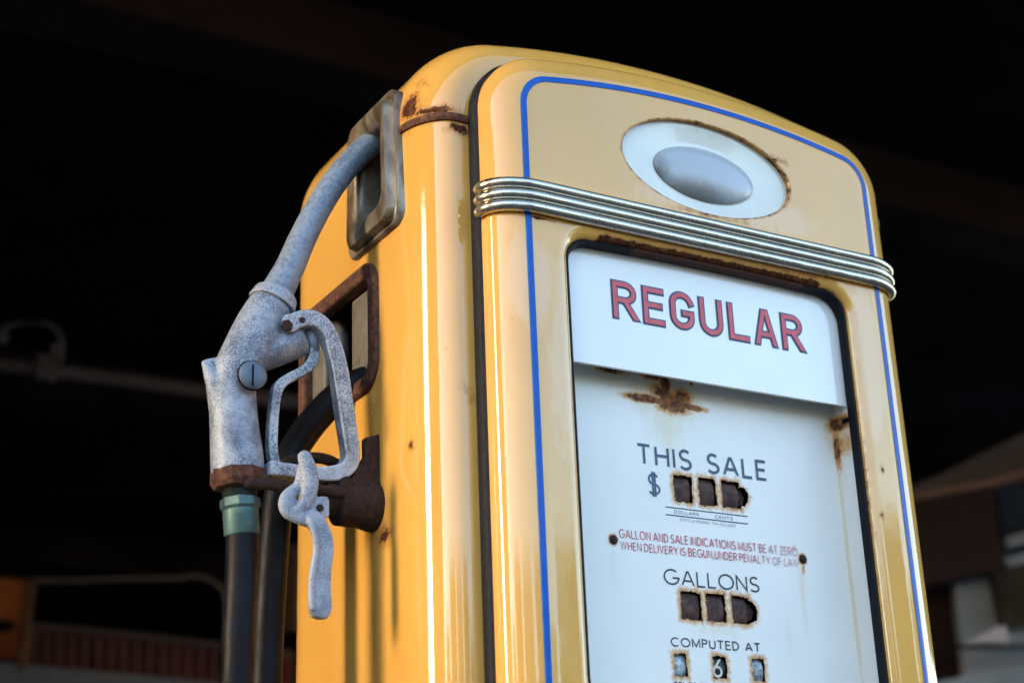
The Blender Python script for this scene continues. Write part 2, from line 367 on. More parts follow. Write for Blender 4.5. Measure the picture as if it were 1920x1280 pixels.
# ================================================================ materials of the pump
m_rust = mat_rust('rusted_steel'); m_rust_dark = mat_rust('dark_rusted_steel', .3)
m_rubber = mat_plain('black_rubber', (.0075, .0085, .012), .6, vary=.3, vs=120, bstr=.6, bs=500, spec=.22)
m_gasket, nt, b = new_mat('window_gasket'); co = coord(nt)
v_ = M(nt, 'ADD', blobs(nt, co, [((.0, .012, 1.501), (.095, .02, .006), 1., 'box'), ((.06, .012, 1.501), (.06, .02, .006), 1., 'box')]), M(nt, 'MULTIPLY', M(nt, 'SUBTRACT', noise(nt, co, 80, 5, .6), .5), .8))
nt.links.new(mix(nt, ramp(nt, v_, .35, .6), (.005, .006, .010), mix(nt, noise(nt, co, 200, 5, .7), (.03, .011, .008), (.085, .035, .02))), b.inputs['Base Color'])
b.inputs['Roughness'].default_value = .6; b.inputs['Specular IOR Level'].default_value = .2
m_hose = mat_plain('hose_rubber', (.0035, .0042, .007), .46, vary=.5, vs=25, bstr=.3, bs=500, spec=.16)
m_black = mat_plain('interior_black', (.006, .0055, .005), .9, spec=.05)
m_chrome, nt, b = new_mat('worn_chrome'); co = coord(nt)
pit = noise(nt, co, 380, 6, .7); pm = ramp(nt, pit, .60, .70)
gz = N(nt, 'ShaderNodeNewGeometry')
sx = N(nt, 'ShaderNodeSeparateXYZ'); nt.links.new(co, sx.inputs[0])
nt.links.new(mix(nt, pm, (.62, .575, .49), (.10, .06, .04)), b.inputs['Base Color'])
nt.links.new(M(nt, 'SUBTRACT', 1., M(nt, 'MULTIPLY', pm, .8)), b.inputs['Metallic'])
nt.links.new(ramp(nt, noise(nt, co, 60, 5), .3, .7, .17, .32), b.inputs['Roughness'])
bump(nt, b, pit, .07, .0004)

def mat_cast(name, lo=(.085, .11, .165), hi=(.38, .42, .48), metal=.25, s=1., edge=.5):
    m, nt, b = new_mat(name); co = coord(nt)
    a = noise(nt, co, 620*s, 4, .7); c = noise(nt, co, 38*s, 6, .62); d = noise(nt, co, 16*s, 3)
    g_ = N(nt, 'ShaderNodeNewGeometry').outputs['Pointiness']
    amp = ramp(nt, d, .38, .58, .5, 1.5)
    f = M(nt, 'ADD', M(nt, 'ADD', .5, M(nt, 'MULTIPLY', M(nt, 'SUBTRACT', a, .5), amp)), M(nt, 'MULTIPLY', M(nt, 'SUBTRACT', c, .5), .75))
    f = M(nt, 'ADD', f, M(nt, 'MULTIPLY', M(nt, 'SUBTRACT', g_, .5), 2.2))
    col = mix(nt, ramp(nt, f, .34, .66), lo, hi)
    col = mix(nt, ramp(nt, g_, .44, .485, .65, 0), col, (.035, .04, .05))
    col = mix(nt, ramp(nt, noise(nt, co, 120, 4), .66, .74, 0, .5), col, (.07, .07, .08))
    nt.links.new(col, b.inputs['Base Color']); b.inputs['Metallic'].default_value = metal
    nt.links.new(ramp(nt, a, .3, .7, .42, .72), b.inputs['Roughness'])
    bump(nt, b, M(nt, 'ADD', a, noise(nt, co, 700, 3)), .35, .0006)
    return m
m_cast = mat_cast('cast_aluminium'); m_spout = mat_cast('spout_aluminium', (.15, .19, .25), (.26, .315, .39), .3, .35)
m_guard = mat_cast('galvanised_guard', (.10, .125, .165), (.54, .56, .60), .1, .9)
m_lever = mat_cast('painted_lever', (.15, .18, .235), (.38, .42, .49), .05, 1.)

# ================================================================ the pump
CX0, CY, YB = 0., .226, .402
pump = thing('fuel_pump', (0, CY, 0), 'old yellow fuel pump with blue pinstripe, chrome bars and REGULAR glass', 'fuel pump')
rust_cab = [((-.312, .085, 1.650), (.03, .028, .030), .95), ((-.295, .06, 1.637), (.05, .05, .010), .95), ((-.272, .05, 1.618), (.022, .03, .014), .9), ((-.305, .07, 1.675), (.02, .02, .02), .62),
            ((-.315, .12, 1.63), (.05, .05, .02), 1.), ((-.315, .145, 1.215), (.03, .03, .018), .8), ((-.315, .09, 1.29), (.012, .012, .012), .75),
            ((-.27, .06, 1.335), (.02, .02, .02), .8), ((-.29, .062, 1.38), (.01, .01, .01), .7), ((-.315, .17, 1.35), (.02, .035, .03), .35),
            ((.315, .10, 1.63), (.05, .1, .02), .9)]
m_cab = mat_paint('cabinet_enamel', rust_cab, .12)
def shell(grow, zlo, zhi_cut, name, mats, cutters):
    hw, rc, R, zt, rx, ry = .315+grow, .113+grow, 1.11, 1.770+grow, .040, .062
    rings = []
    ths = [PI/2*k/14 for k in range(15)]
    for th in ths:
        d = rx*(1-math.sin(th)); y = .05-grow+ry*(1-math.cos(th))
        rings.append([(x, y, z) for x, z in arch_outline(hw-d, rc-d, R-d, zt-d, zlo)])
    back = [[(x, .05+YB-y, z) for x, y, z in r] for r in rings[::-1]]
    me = raw(MB().add(*loft(rings+back)))
    me2 = boolean(me, cutters)
    return me2
def rr_cut(yc, zc, w, h, r, x0, x1):
    return MB().add(*prism([(yc+a, zc+c) for a, c in rrect(w, h, r)], x0, x1, 'x'))
def slab_cut(z0, z1): return MB().add(*box((0, .2, (z0+z1)/2), (1, 1.2, z1-z0)))
SEAM = 1.630
PORT = (.2515, 1.441, .083, .055, .012)                    # hose port: y, z, half sizes, radius
SLOT = (.153, 1.606, .028, .046, .018)
for nm, grow, cuts in (('cabinet_shell', 0., [slab_cut(SEAM, 2.2), MB().add(*box((0, .08, 1.26), (.42, .10, .54))), rr_cut(*PORT, -.5, -.17), rr_cut(*SLOT, -.5, -.24)]),
                       ('top_cover', .0018, [slab_cut(-.5, SEAM+.0015), rr_cut(*SLOT, -.5, -.24)])):
    me = shell(grow, .06, 0, nm, None, cuts)
    me.materials.clear()
    o = link(nm, me, [m_cab, m_black], pump, True, 40)
    for p in o.data.polygons:
        c = p.center
        if c.x < -.16 and c.x > -.3135 and abs(p.normal.x) < .999 and (
            (abs(c.y-PORT[0]) < PORT[2]+.001 and abs(c.z-PORT[1]) < PORT[3]+.001) or (abs(c.y-SLOT[0]) < SLOT[2]+.0005 and abs(c.z-SLOT[1]) < SLOT[3]+.0005)): p.material_index = 1
        if .0505 < c.y < .14 and abs(c.x) < .2105 and c.z < 1.535 and c.z > .98: p.material_index = 1
        if -.3 < c.x < -.165 and p.normal.x < -.99 and .1 < c.y < .36 and 1.3 < c.z < 1.72: p.material_index = 1
# rusty lip along the seam between cover and cabinet
def plan_outline(off):
    pts = []
    hwx, r1, r2 = .315+off, .040, .062
    for cx, cy, a in ((hwx-r1-off, .05+r2, 270), (hwx-r1-off, YB-r2, 0), (-hwx+r1+off, YB-r2, 90), (-hwx+r1+off, .05+r2, 180)):
        for k in range(13):
            t = math.radians(a+90*k/12); pts.append((cx+(r1+off)*math.cos(t), cy+(r2+off)*math.sin(t)))
    out = []
    for i, p in enumerate(pts):
        q = pts[(i+1) % len(pts)]; n_ = 12 if math.dist(p, q) > .1 else 1
        out += [(p[0]+(q[0]-p[0])*k/n_, p[1]+(q[1]-p[1])*k/n_) for k in range(n_)]
    return out
rings = []
for off, z in ((-.004, SEAM-.0045), (.0028, SEAM-.0045), (.0046, SEAM-.002), (.0046, SEAM+.0018), (.003, SEAM+.0036), (-.004, SEAM+.0036)):
    rings.append([(x, y, z) for x, y in plan_outline(off)])
lip_v, lip_f = loft(rings, True, False, False)
lip_f = [q for q in lip_f if not (lip_v[q[0]][0] < -.3 and .115 < sum(lip_v[k][1] for k in q)/4 < .20)]
MB().add(lip_v, lip_f).build('seam_lip', m_rust, pump, True, 50)

# ---- door
S_A, S_R, S_ARC, S_Z = .229, .038, 1.10, 1.690             # the pinstripe's outer line; every door contour is an offset of it
def dcont(off, n=14, zb=.12): return arch_outline(S_A+off, S_R+off, S_ARC+off, S_Z+off, zb-off, n)
RX, RY, D_OUT = .046, .026, .031
def door_y(off):
    u = (off-(D_OUT-RX))/RX
    return 0. if u <= 0 else RY*(1-math.sqrt(max(0, 1-min(u, 1)**2)))
dial_hw, dial_zt, dial_zb = .1805, 1.4990, 1.040
def dial_ring(off, r=.024, n=8):
    pts = []; hw = dial_hw+off; zt = dial_zt+off; zb = dial_zb-off; rr = max(r+off, .004)
    for cx, cz, a in ((hw-rr, zt-rr, 0), (-hw+rr, zt-rr, 90), (-hw+rr, zb+rr, 180), (hw-rr, zb+rr, 270)):
        for k in range(n+1):
            t = math.radians(a+90*k/n); pts.append((cx+rr*math.cos(t), cz+rr*math.sin(t)))
        if a == 0:      # slightly arched head
            for k in range(1, 10):
                x = (hw-rr)*(1-2*k/10); pts.append((x, zt))
    return [(x, z+(.0035*(1-(x/hw)**2) if z > 1.4 else 0)) for x, z in pts]
OV = (.0025, 1.611, .1105, .0535)
def oval_ring(off, y, n=72, c=OV): return [(c[0]+(c[2]+off)*math.cos(2*PI*k/n), y, c[1]+(c[3]+off)*math.sin(2*PI*k/n)) for k in range(n)]
bm = bmesh.new()
def add_rings(rings):
    vs = [[bm.verts.new(p) for p in r] for r in rings]
    for a, b_ in zip(vs[:-1], vs[1:]):
        n = len(a)
        for j in range(n): bm.faces.new((a[j], a[(j+1) % n], b_[(j+1) % n], b_[j]))
    return vs
offs = [D_OUT-RX-.003, D_OUT-RX-.001, D_OUT-RX+.001]+[D_OUT-RX+RX*math.sin(PI/2*k/14) for k in range(1, 15)]
o_r = add_rings([[(x, door_y(o), z) for x, z in dcont(o)] for o in offs]+[[(x, y, z) for x, z in dcont(D_OUT)] for y in (.031, .034)]+[[(x, .034, z) for x, z in dcont(D_OUT-.02)]])
LIP = .013
lipp = [(.018, 0.), (LIP+.001, 0.)]+[(LIP*(1-math.sin(PI/2*k/8)), LIP*.72*(1-math.cos(PI/2*k/8))) for k in range(0, 9)]+[(0., .013), (.0, .0172)]
d_r = add_rings([[(x, y, z) for x, z in dial_ring(o)] for o, y in lipp])
v_r = add_rings([oval_ring(.004, 0), oval_ring(.0006, 0), oval_ring(0, .0008), oval_ring(.0004, .003), oval_ring(.0008, .0062)])
# flat face between the outer edge and the two openings
from mathutils.geometry import delaunay_2d_cdt
lv = [o_r[0], d_r[0], v_r[0]]; allv = [q for l in lv for q in l]; ed_ = []; k0 = 0
for l in lv: ed_ += [(k0+q, k0+(q+1) % len(l)) for q in range(len(l))]; k0 += len(l)
cv, ce, cf, ov, _, _ = delaunay_2d_cdt([Vector((q.co.x, q.co.z)) for q in allv], ed_, [], 0, 1e-6)
def inside(pt, loop):
    r_ = False; n_ = len(loop)
    for q in range(n_):
        a, c = loop[q].co, loop[(q+1) % n_].co
        if (a.z > pt[1]) != (c.z > pt[1]) and pt[0] < (c.x-a.x)*(pt[1]-a.z)/(c.z-a.z)+a.x: r_ = not r_
    return r_
for tri in cf:
    c = sum((cv[q] for q in tri), Vector((0, 0)))/len(tri)
    if inside(c, lv[0]) and not inside(c, lv[1]) and not inside(c, lv[2]):
        bm.faces.new([allv[ov[q][0]] for q in tri])
me = bpy.data.meshes.new('door'); bm.to_mesh(me); bm.free()
rust_door = [((.150, .009, 1.498), (.035, .006, .012), 1.1), ((.176, .008, 1.480), (.010, .006, .030), 1.0), ((.160, 0, 1.512), (.03, .05, .006), .5),
             ((.0025, 0, 1.611), (.1115, 1e3, .0545, .045), .58, 'ring'), ((.095, 0, 1.643), (.035, .05, .009), .72), ((0, .0110, 1.5000), (.140, .0055, .0035), 1.25, 'box'), ((.03, .0075, 1.5020), (.13, .0045, .006), .75), ((.12, 0, 1.5095), (.09, .05, .003), .6), ((-.21, .001, 1.509), (.045, .05, .004), .75),
             ((.181, .003, 1.27), (.0045, .05, .17), .5), ((.200, 0, 1.30), (.007, .05, .009), .75),
             ((.0, 0, 1.556), (.09, .05, .006), .62), ((.192, 0, 1.25), (.006, .05, .01), .6)]
chalk = [((-.225, 0, 1.44), (.04, .1, .09), 1.), ((-.195, 0, 1.36), (.03, .1, .2), .8), ((.20, 0, 1.42), (.03, .1, .16), 1.), ((.09, 0, 1.57), (.14, .1, .05), .7), ((-.06, 0, 1.565), (.1, .1, .04), .6)]
m_door = mat_paint('door_enamel', rust_door, .18, chalk=chalk)
door = link('door', me, m_door, pump, True, 35)
# seal between door and cabinet: two rounded beads with a pebbled face
rings = []
for off, y in ((.010, .032), (.028, .0325), (.0335, .035), (.0350, .040), (.0350, .046), (.0335, .0505), (.010, .053)):
    rings.append([(x, y, z) for x, z in dcont(off)])
MB().add(*loft(rings, True, False, False)).build('door_seal', m_rubber, pump, True, 60)
# blue pinstripe follows the door's surface
m_blue = mat_plain('blue_paint', (.002, .090, .43), .4, vary=.12, vs=40, coat=.12, spec=.2)
zc = [0., -.0022, -.0044, -.0066]
r0 = [[(x, door_y(o)-.0006, z) for x, z in dcont(o, 20)] for o in zc]
r0 = [[(x, door_y(zc[0])-.0002, z) for x, z in dcont(zc[0]+.0001, 20)]]+r0
MB().add(*loft(r0, True, False, False)).build('pinstripe', m_blue, door, True)
# chrome bars
def trim_path(z, out):
    pts = []
    for x in np.linspace(-(S_A-.020), S_A-.020, 9): pts.append((x, -out, z))
    def corner(sgn):
        q = []
        for k in range(1, 13):
            a = PI/2*k/12; q.append((sgn*(S_A+D_OUT-RX+(RX+out)*math.sin(a)), RY-(RY+out)*math.cos(a), z))
        q.append((sgn*(S_A+D_OUT+out), RY+.004, z)); return q
    return corner(-1)[::-1]+pts+corner(1)
chrome_root = MB()
v, f = [], []
plate = []
tp = trim_path(1.530, .0012)
chrome_root.add(*tube(tp, 1., sec=[(u, w) for u, w in rrect(.0016, .0175, .0012, 2)], ref=(0, 0, 1)))
m_trimback = mat_rust('trim_backing', .55, .5)
for dz in (.0123, 0., -.0123):
    pth = smooth_path(trim_path(1.530+dz, .0040), 3)
    MB().add(*tube([tuple(p) for p in pth], .0060, 18, ref=(0, 0, 1), rounded=True)).build('chrome_bar', m_chrome, door, True)
chrome_root.build('trim_backing_strip', m_trimback, door, True, 40)
# oval glass
m_milk = mat_plain('milk_glass', (.70, .71, .63), .16, vary=.06, vs=14, coat=.6)
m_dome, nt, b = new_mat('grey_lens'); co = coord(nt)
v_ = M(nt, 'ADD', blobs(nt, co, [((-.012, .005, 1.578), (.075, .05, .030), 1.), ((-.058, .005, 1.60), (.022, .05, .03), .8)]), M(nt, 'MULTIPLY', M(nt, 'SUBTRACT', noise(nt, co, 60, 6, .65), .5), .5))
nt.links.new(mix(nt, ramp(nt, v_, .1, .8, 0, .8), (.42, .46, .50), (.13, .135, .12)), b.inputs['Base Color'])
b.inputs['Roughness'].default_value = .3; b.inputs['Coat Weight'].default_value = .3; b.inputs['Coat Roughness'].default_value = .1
rg = [oval_ring(o, y) for o, y in ((.006, .0085), (0, .0078), (-.008, .0082), (-.022, .0118), (-.034, .0135))]
n = 72
def sub_oval(t, y):
    # blends from the pane's rim to the inner lens outline
    return [((.0025*(1-t)+.0035*t)+(OV[2]-.034*0-(OV[2]-.067)*t)*math.cos(2*PI*k/n), y, (1.611*(1-t)+1.6075*t)+(OV[3]-(OV[3]-.032)*t)*math.sin(2*PI*k/n)) for k in range(n)]
rg = [[(x*1.0, .0060, z) for x, _, z in oval_ring(.006, 0)]]+[sub_oval(t, .0060+.0045*t) for t in (0, .2, .4, .6, .8, 1.)]
glass = MB().add(*loft(rg, True, False, True)).build('oval_glass', m_milk, door, True, 40)
rg = []
for k in range(10):
    a = PI/2*k/9; s = math.cos(a)
    rg.append([(.0035+.0665*max(s, .02)*math.cos(2*PI*j/n), .0107-.0105*math.sin(a), 1.6075+.0318*max(s, .02)*math.sin(2*PI*j/n)) for j in range(n)])
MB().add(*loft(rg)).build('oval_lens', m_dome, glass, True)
# window gasket
rings = [[(x, y, z) for x, z in dial_ring(o, .026 if y < .008 else .032)] for o, y in ((.0004, .0072), (-.0012, .0064), (-.0028, .0072), (-.0034, .0150), (-.0034, .0176), (.002, .0178))]
gasket = MB().add(*loft(rings, True, False, False)).build('window_gasket', m_gasket, door, True, 40)
rings = [[(x, y, z) for x, z in dial_ring(-.0025)] for y in (.0145,)]

# ---- stroke lettering
def arc(cx, cy, rx, ry, a0, a1, n=14):
    return [(cx+rx*math.cos(math.radians(a0+(a1-a0)*k/n)), cy+ry*math.sin(math.radians(a0+(a1-a0)*k/n))) for k in range(n+1)]
GL = {
 'A': (.78, [[(0, 0), (.37, 1)], [(.41, 1), (.78, 0)], [(.11, .31), (.67, .31)]]),
 'B': (.60, [[(0, 0), (0, 1), (.34, 1)]+arc(.34, .765, .22, .235, 90, -90), [(.34, .53), (0, .53)], [(.34, .53)]+arc(.34, .265, .26, .265, 90, -90)+[(0, 0)]]),
 'C': (.84, [arc(.47, .5, .47, .5, 48, 312, 24)]),
 'D': (.68, [[(0, 0), (0, 1), (.2, 1)]+arc(.2, .5, .48, .5, 90, -90, 18)+[(0, 0)]]),
 'E': (.52, [[(.52, 1), (0, 1), (0, 0), (.52, 0)], [(0, .52), (.46, .52)]]),
 'F': (.52, [[(.52, 1), (0, 1), (0, 0)], [(0, .52), (.46, .52)]]),
 'G': (.92, [arc(.48, .5, .48, .5, 48, 352, 26)+[(.94, .44), (.54, .44)]]),
 'H': (.66, [[(0, 0), (0, 1)], [(.66, 0), (.66, 1)], [(0, .53), (.66, .53)]]),
 'I': (.0, [[(0, 0), (0, 1)]]),
 'L': (.50, [[(0, 1), (0, 0), (.50, 0)]]),
 'M': (.84, [[(0, 0), (0, 1), (.42, .1), (.84, 1), (.84, 0)]]),
 'N': (.68, [[(0, 0), (0, 1), (.68, 0), (.68, 1)]]),
 'O': (.98, [arc(.49, .5, .49, .5, 0, 360, 32)]),
 'P': (.56, [[(0, 0), (0, 1), (.30, 1)]+arc(.30, .75, .26, .25, 90, -90), [(.30, .5), (0, .5)]]),
 'R': (.60, [[(0, 0), (0, 1), (.32, 1)]+arc(.32, .75, .26, .25, 90, -90), [(.32, .5), (0, .5)], [(.30, .5), (.60, 0)]]),
 'S': (.60, [arc(.31, .75, .26, .25, 35, 270, 16)+arc(.30, .25, .30, .25, 90, -148, 16)[1:]]),
 'T': (.66, [[(0, 1), (.66, 1)], [(.33, 1), (.33, 0)]]),
 'U': (.64, [[(0, 1), (0, .32)]+arc(.32, .32, .32, .32, 180, 360)+[(.64, 1)]]),
 'V': (.72, [[(0, 1), (.36, 0), (.72, 1)]]),
 'W': (1.04, [[(0, 1), (.26, 0), (.52, 1), (.78, 0), (1.04, 1)]]),
 'X': (.66, [[(0, 0), (.66, 1)], [(0, 1), (.66, 0)]]),
 'Y': (.66, [[(0, 1), (.33, .48), (.66, 1)], [(.33, .48), (.33, 0)]]),
 'Z': (.60, [[(0, 1), (.60, 1), (0, 0), (.60, 0)]]),
 '&': (.70, [[(.70, 0), (.16, .68)]+arc(.32, .80, .17, .19, 210, -30, 10), [(.47, .70), (.40, .60), (.1, .42)]+arc(.27, .24, .25, .24, 140, 300, 10)+[(.66, .42)]]),
 '$': (.60, [arc(.31, .75, .26, .25, 35, 270, 16)+arc(.30, .25, .30, .25, 90, -148, 16)[1:], [(.25, -.14), (.25, 1.14)], [(.37, -.14), (.37, 1.14)]]),
 '.': (.0, [[(0, -.02), (0, .1)]]), ',': (.04, [[(.03, .1), (-.03, -.12)]]),
 '6': (.60, [[(.52, 1), (.03, .36)], arc(.30, .28, .29, .28, 0, 360, 24)]),
 'g': (.62, [arc(.31, .70, .31, .30, 15, 180, 14)+arc(.31, .30, .31, .30, 180, 360, 14)+[(.62, .42), (.38, .42)]]),   # narrow G of the big word
}
def ribbon(pl, w):
    P = [np.array(p, float) for p in pl]
    Q = [P[0]]
    for p in P[1:]:
        if np.linalg.norm(p-Q[-1]) > 1e-5: Q.append(p)
    closed = np.linalg.norm(Q[0]-Q[-1]) < 1e-4
    if closed: Q = Q[:-1]
    n = len(Q); L, R = [], []
    for i in range(n):
        a = Q[i-1] if (i > 0 or closed) else None; c = Q[(i+1) % n] if (i < n-1 or closed) else None
        d1 = (Q[i]-a)/np.linalg.norm(Q[i]-a) if a is not None else None
        d2 = (c-Q[i])/np.linalg.norm(c-Q[i]) if c is not None else None
        if d1 is None: d1 = d2
        if d2 is None: d2 = d1
        n1 = np.array([-d1[1], d1[0]]); n2 = np.array([-d2[1], d2[0]]); m_ = n1+n2; l = np.linalg.norm(m_)
        m_ = m_/l if l > 1e-6 else n1
        k = min(1/max(np.dot(m_, n1), .25), 2.4)
        L.append(Q[i]+m_*w/2*k); R.append(Q[i]-m_*w/2*k)
    if n == 2 and abs(Q[1][1]-Q[0][1]) > 1.1*abs(Q[1][0]-Q[0][0]) > 0:        # slanted stroke with level ends
        h = w/2*math.hypot(*(Q[1]-Q[0]))/abs(Q[1][1]-Q[0][1]); L = [q-np.array([h, 0]) for q in Q]; R = [q+np.array([h, 0]) for q in Q]
    v = L+R; f = [(i, (i+1) % n, n+(i+1) % n, n+i) for i in range(n if closed else n-1)]
    return v, f
def lettering(name, text, x0, x1, z0, z1, Y, mat, parent, wt=.12, gap=.26, space=.5, cond=1., ext=0., fit=True, lift=.0, slope=0.):
    """text fitted between x0 and x1, caps from z0 to z1, on the plane y=Y"""
    H = z1-z0; adv = 0; lay = []
    for ch in text:
        if ch == ' ': adv += space*cond; continue
        w, st = GL[ch]; lay.append((adv, st)); adv += w*cond+gap
    adv -= gap
    s = (x1-x0)/(adv*H) if fit else 1.
    mb = MB(); k = 0
    for a, st in lay:
        for pl in st:
            pp = [((a+u*cond)*H*s, v*H) for u, v in pl]
            if ext:       # lengthen open ends a little (outline strokes)
                q = [np.array(p) for p in pp]
                if np.linalg.norm(q[0]-q[-1]) > 1e-4:
                    q[0] = q[0]+(q[0]-q[1])/np.linalg.norm(q[0]-q[1])*ext; q[-1] = q[-1]+(q[-1]-q[-2])/np.linalg.norm(q[-1]-q[-2])*ext
                pp = [tuple(p) for p in q]
            v, f = ribbon(pp, wt*H); k += 1; y = Y-lift-.00002*k
            mb.add([(x0+p[0], y, z0+p[1]+slope*p[0]) for p in v], f)
    return mb.build(name, mat, parent, False)

# ---- dial: back plate with rust, side returns, REGULAR glass
DY = .047
def dp(px, py): return atY(px, py, DY)
def span(px0, py0, px1, py1, Y=DY):
    a, b_ = atY(px0, py0, Y), atY(px1, py1, Y); return a, b_
wins = [((1264, 891), (1297, 941)), ((1310.5, 897), (1342, 947)), ((1354.6, 902), (1387, 951)),
        ((1277, 1110), (1314, 1161)), ((1325, 1113), (1360, 1165)), ((1373, 1116), (1404, 1168)),
        ((1264, 1225), (1288, 1267)), ((1338, 1230), (1362, 1271)), ((1411, 1234), (1433, 1276))]
W_R = []
rowz = []
for r in range(3):
    sel = wins[3*r:3*r+3]; zs1 = np.mean([dp((a[0]+c[0])/2, a[1]).z for a, c in sel]); zs0 = np.mean([dp((a[0]+c[0])/2, c[1]).z for a, c in sel])
    for a, c in sel:
        ym = (a[1]+c[1])/2; W_R.append((dp(a[0], ym).x, dp(c[0], ym).x, zs0, zs1))
    rowz.append((zs0, zs1))
notch = [(W_R[2][1]+.001, (rowz[0][0]+rowz[0][1])/2-.001, .0105), (W_R[5][1]+.001, (rowz[1][0]+rowz[1][1])/2-.001, .0105)]
def in_window(x, z):
    j = .0014*mnoise.noise(Vector((x*95, 7.7, z*95)))+.0011*mnoise.noise(Vector((x*260, 3.1, z*260)))
    for a, c, z0, z1 in W_R:
        if a+j < x < c+j and z0+j < z < z1-j: return True
    for cx, cz, r in notch:
        if x > cx-.002 and math.hypot(x-cx, z-cz) < r+j*1.3: return True
    return False
st = .0010
xs = np.arange(-.1815, .1818, st); zs = np.arange(1.030, 1.515, st)
ok = (xs > -.075) & (xs < .075)
bm = bmesh.new(); V = {}
def gv(i, j):
    if (i, j) not in V: V[(i, j)] = bm.verts.new((xs[i], DY, zs[j]))
    return V[(i, j)]
# fine grid round the windows, large faces elsewhere
i0 = int(np.searchsorted(xs, -.08)); i1 = int(np.searchsorted(xs, .09)); j0 = 2; j1 = int(np.searchsorted(zs, 1.30))
for i in range(i0, i1):
    for j in range(j0, j1):
        if not in_window((xs[i]+xs[i+1])/2, (zs[j]+zs[j+1])/2):
            bm.faces.new((gv(i, j), gv(i+1, j), gv(i+1, j+1), gv(i, j+1)))
def bigq(a, c, d, e):
    bm.faces.new([bm.verts.new((xs[i], DY, zs[j])) for i, j in ((a, d), (c, d), (c, e), (a, e))])
iN, jN = len(xs)-1, len(zs)-1
bigq(0, i0, 0, jN); bigq(i1, iN, 0, jN); bigq(i0, i1, 0, j0); bigq(i0, i1, j1, jN)
me = bpy.data.meshes.new('dial_plate'); bm.to_mesh(me); bm.free()
def B(px, py, rx, rz, s=1., k='ball'):
    p = dp(px, py); return ((p.x, DY, p.z), (rx, .05, rz), s, k)
dial_rust = [B(1262, 755, .036, .019, 1.45), B(1212, 747, .044, .0075, 1.5), B(1300, 765, .030, .0055, 1.3), B(1247, 724, .010, .028, 1.5), B(1236, 735, .02, .016, 1.0), B(1222, 703, .024, .0085, 1.3), B(1145, 693, .028, .0065, 1.2), B(1296, 719, .0035, .0035, 1.3),
             B(1280, 745, .02, .014, 1.2), B(1566, 796, .014, .012, 1.35), ((.181, .034, 1.357), (.02, .026, .012), 1.4), ((.1815, .044, 1.332), (.006, .010, .036), 1.2), B(1566, 840, .004, .03, .8),
             B(1150, 1011, .0080, .0090, 1.35), B(1505, 1048, .0085, .0095, 1.35), B(1488, 1026, .007, .007, .6), B(1506, 1062, .005, .016, .7)]
for a, c, z0, z1 in W_R:
    hot = .68 if z1 > rowz[2][1]+.01 else .66
    dial_rust.append((((a+c)/2, DY, (z0+z1)/2), ((c-a)/2, .05, (z1-z0)/2), hot, 'box'))
for cx, cz, r in notch: dial_rust.append(((cx, DY, cz), (r*1.75, .05, r*1.75), 1.15, 'ball'))
dial_stain = [B(1250, 800, .045, .07, .8), B(1250, 750, .075, .042, 1.), B(1235, 712, .04, .03, 1.), B(1145, 698, .05, .018, 1.), ((.181, .034, 1.350), (.03, .04, .035), 1.2), B(1575, 870, .006, .11, 1.), B(1505, 1110, .009, .08, .75), B(1150, 1070, .007, .07, .5), B(1255, 790, .02, .05, .5),
              B(1335, 925, .075, .022, .75), B(1350, 1145, .07, .035, .75), B(1340, 1180, .07, .02, .6), B(1275, 1245, .018, .022, .8), B(1350, 1250, .018, .022, .8), B(1425, 1255, .018, .022, .8), B(1575, 800, .03, .03, .8), B(1480, 1200, .012, .09, .45)]
dial_stain.append(((.1815, .046, 1.20), (.0045, .006, .30), 1.))
m_dial, nt, b = new_mat('white_enamel_plate'); co = coord(nt); m_ret = m_dial
base = mix(nt, ramp(nt, noise(nt, co, 7, 4), .3, .7), (.77, .77, .73), (.83, .82, .77))
n1 = M(nt, 'SUBTRACT', noise(nt, co, 130, 8, .72), .5)
sm = ramp(nt, M(nt, 'ADD', blobs(nt, co, dial_stain), M(nt, 'MULTIPLY', M(nt, 'SUBTRACT', noise(nt, scale(nt, co, (1, 1, .25)), 90, 6, .65), .5), .8)), .22, .75, 0, .55)
c = mix(nt, sm, base, (.70, .60, .36))
vv = M(nt, 'ADD', blobs(nt, co, dial_rust), M(nt, 'MULTIPLY', n1, 1.2))
s2 = ramp(nt, vv, .16, .60, 0, .9); rf = ramp(nt, vv, .56, .80)
c = mix(nt, s2, c, (.60, .28, .06)); rc_ = mix(nt, ramp(nt, noise(nt, co, 120, 7, .75), .40, .62), (.06, .022, .012), (.33, .13, .04))
c = mix(nt, rf, c, rc_)
spk = ramp(nt, noise(nt, co, 330, 2, .5), .765, .80, 0, .6); c = mix(nt, spk, c, (.25, .13, .07))
nt.links.new(c, b.inputs['Base Color'])
nt.links.new(M(nt, 'ADD', ramp(nt, noise(nt, co, 30, 4), .3, .7, .30, .42), M(nt, 'MULTIPLY', rf, .45)), b.inputs['Roughness'])
bump(nt, b, M(nt, 'ADD', M(nt, 'MULTIPLY', rf, -.8), M(nt, 'MULTIPLY', noise(nt, co, 260, 5), M(nt, 'MULTIPLY_ADD', rf, 1., .05))), .5, .0008)
dial = link('dial_plate', me, m_dial, pump, False)
# side returns of the dial box run forward to the gasket
for sg in (-1, 1):
    q = [(sg*.1803, .0180), (sg*.1812, .0475), (sg*.1835, .0475), (sg*.1825, .0180)]
    obj('side_return', [(x, y, z) for z in (1.03, 1.515) for x, y in q], [(0, 1, 2, 3), (4, 5, 6, 7), (0, 1, 5, 4), (1, 2, 6, 5), (2, 3, 7, 6), (3, 0, 4, 7)], m_ret, dial, False)
bbox_obj('return_slot', (.1802, .0245, 1.3590), (.0012, .0130, .0050), m_black, dial, .0004, 1)
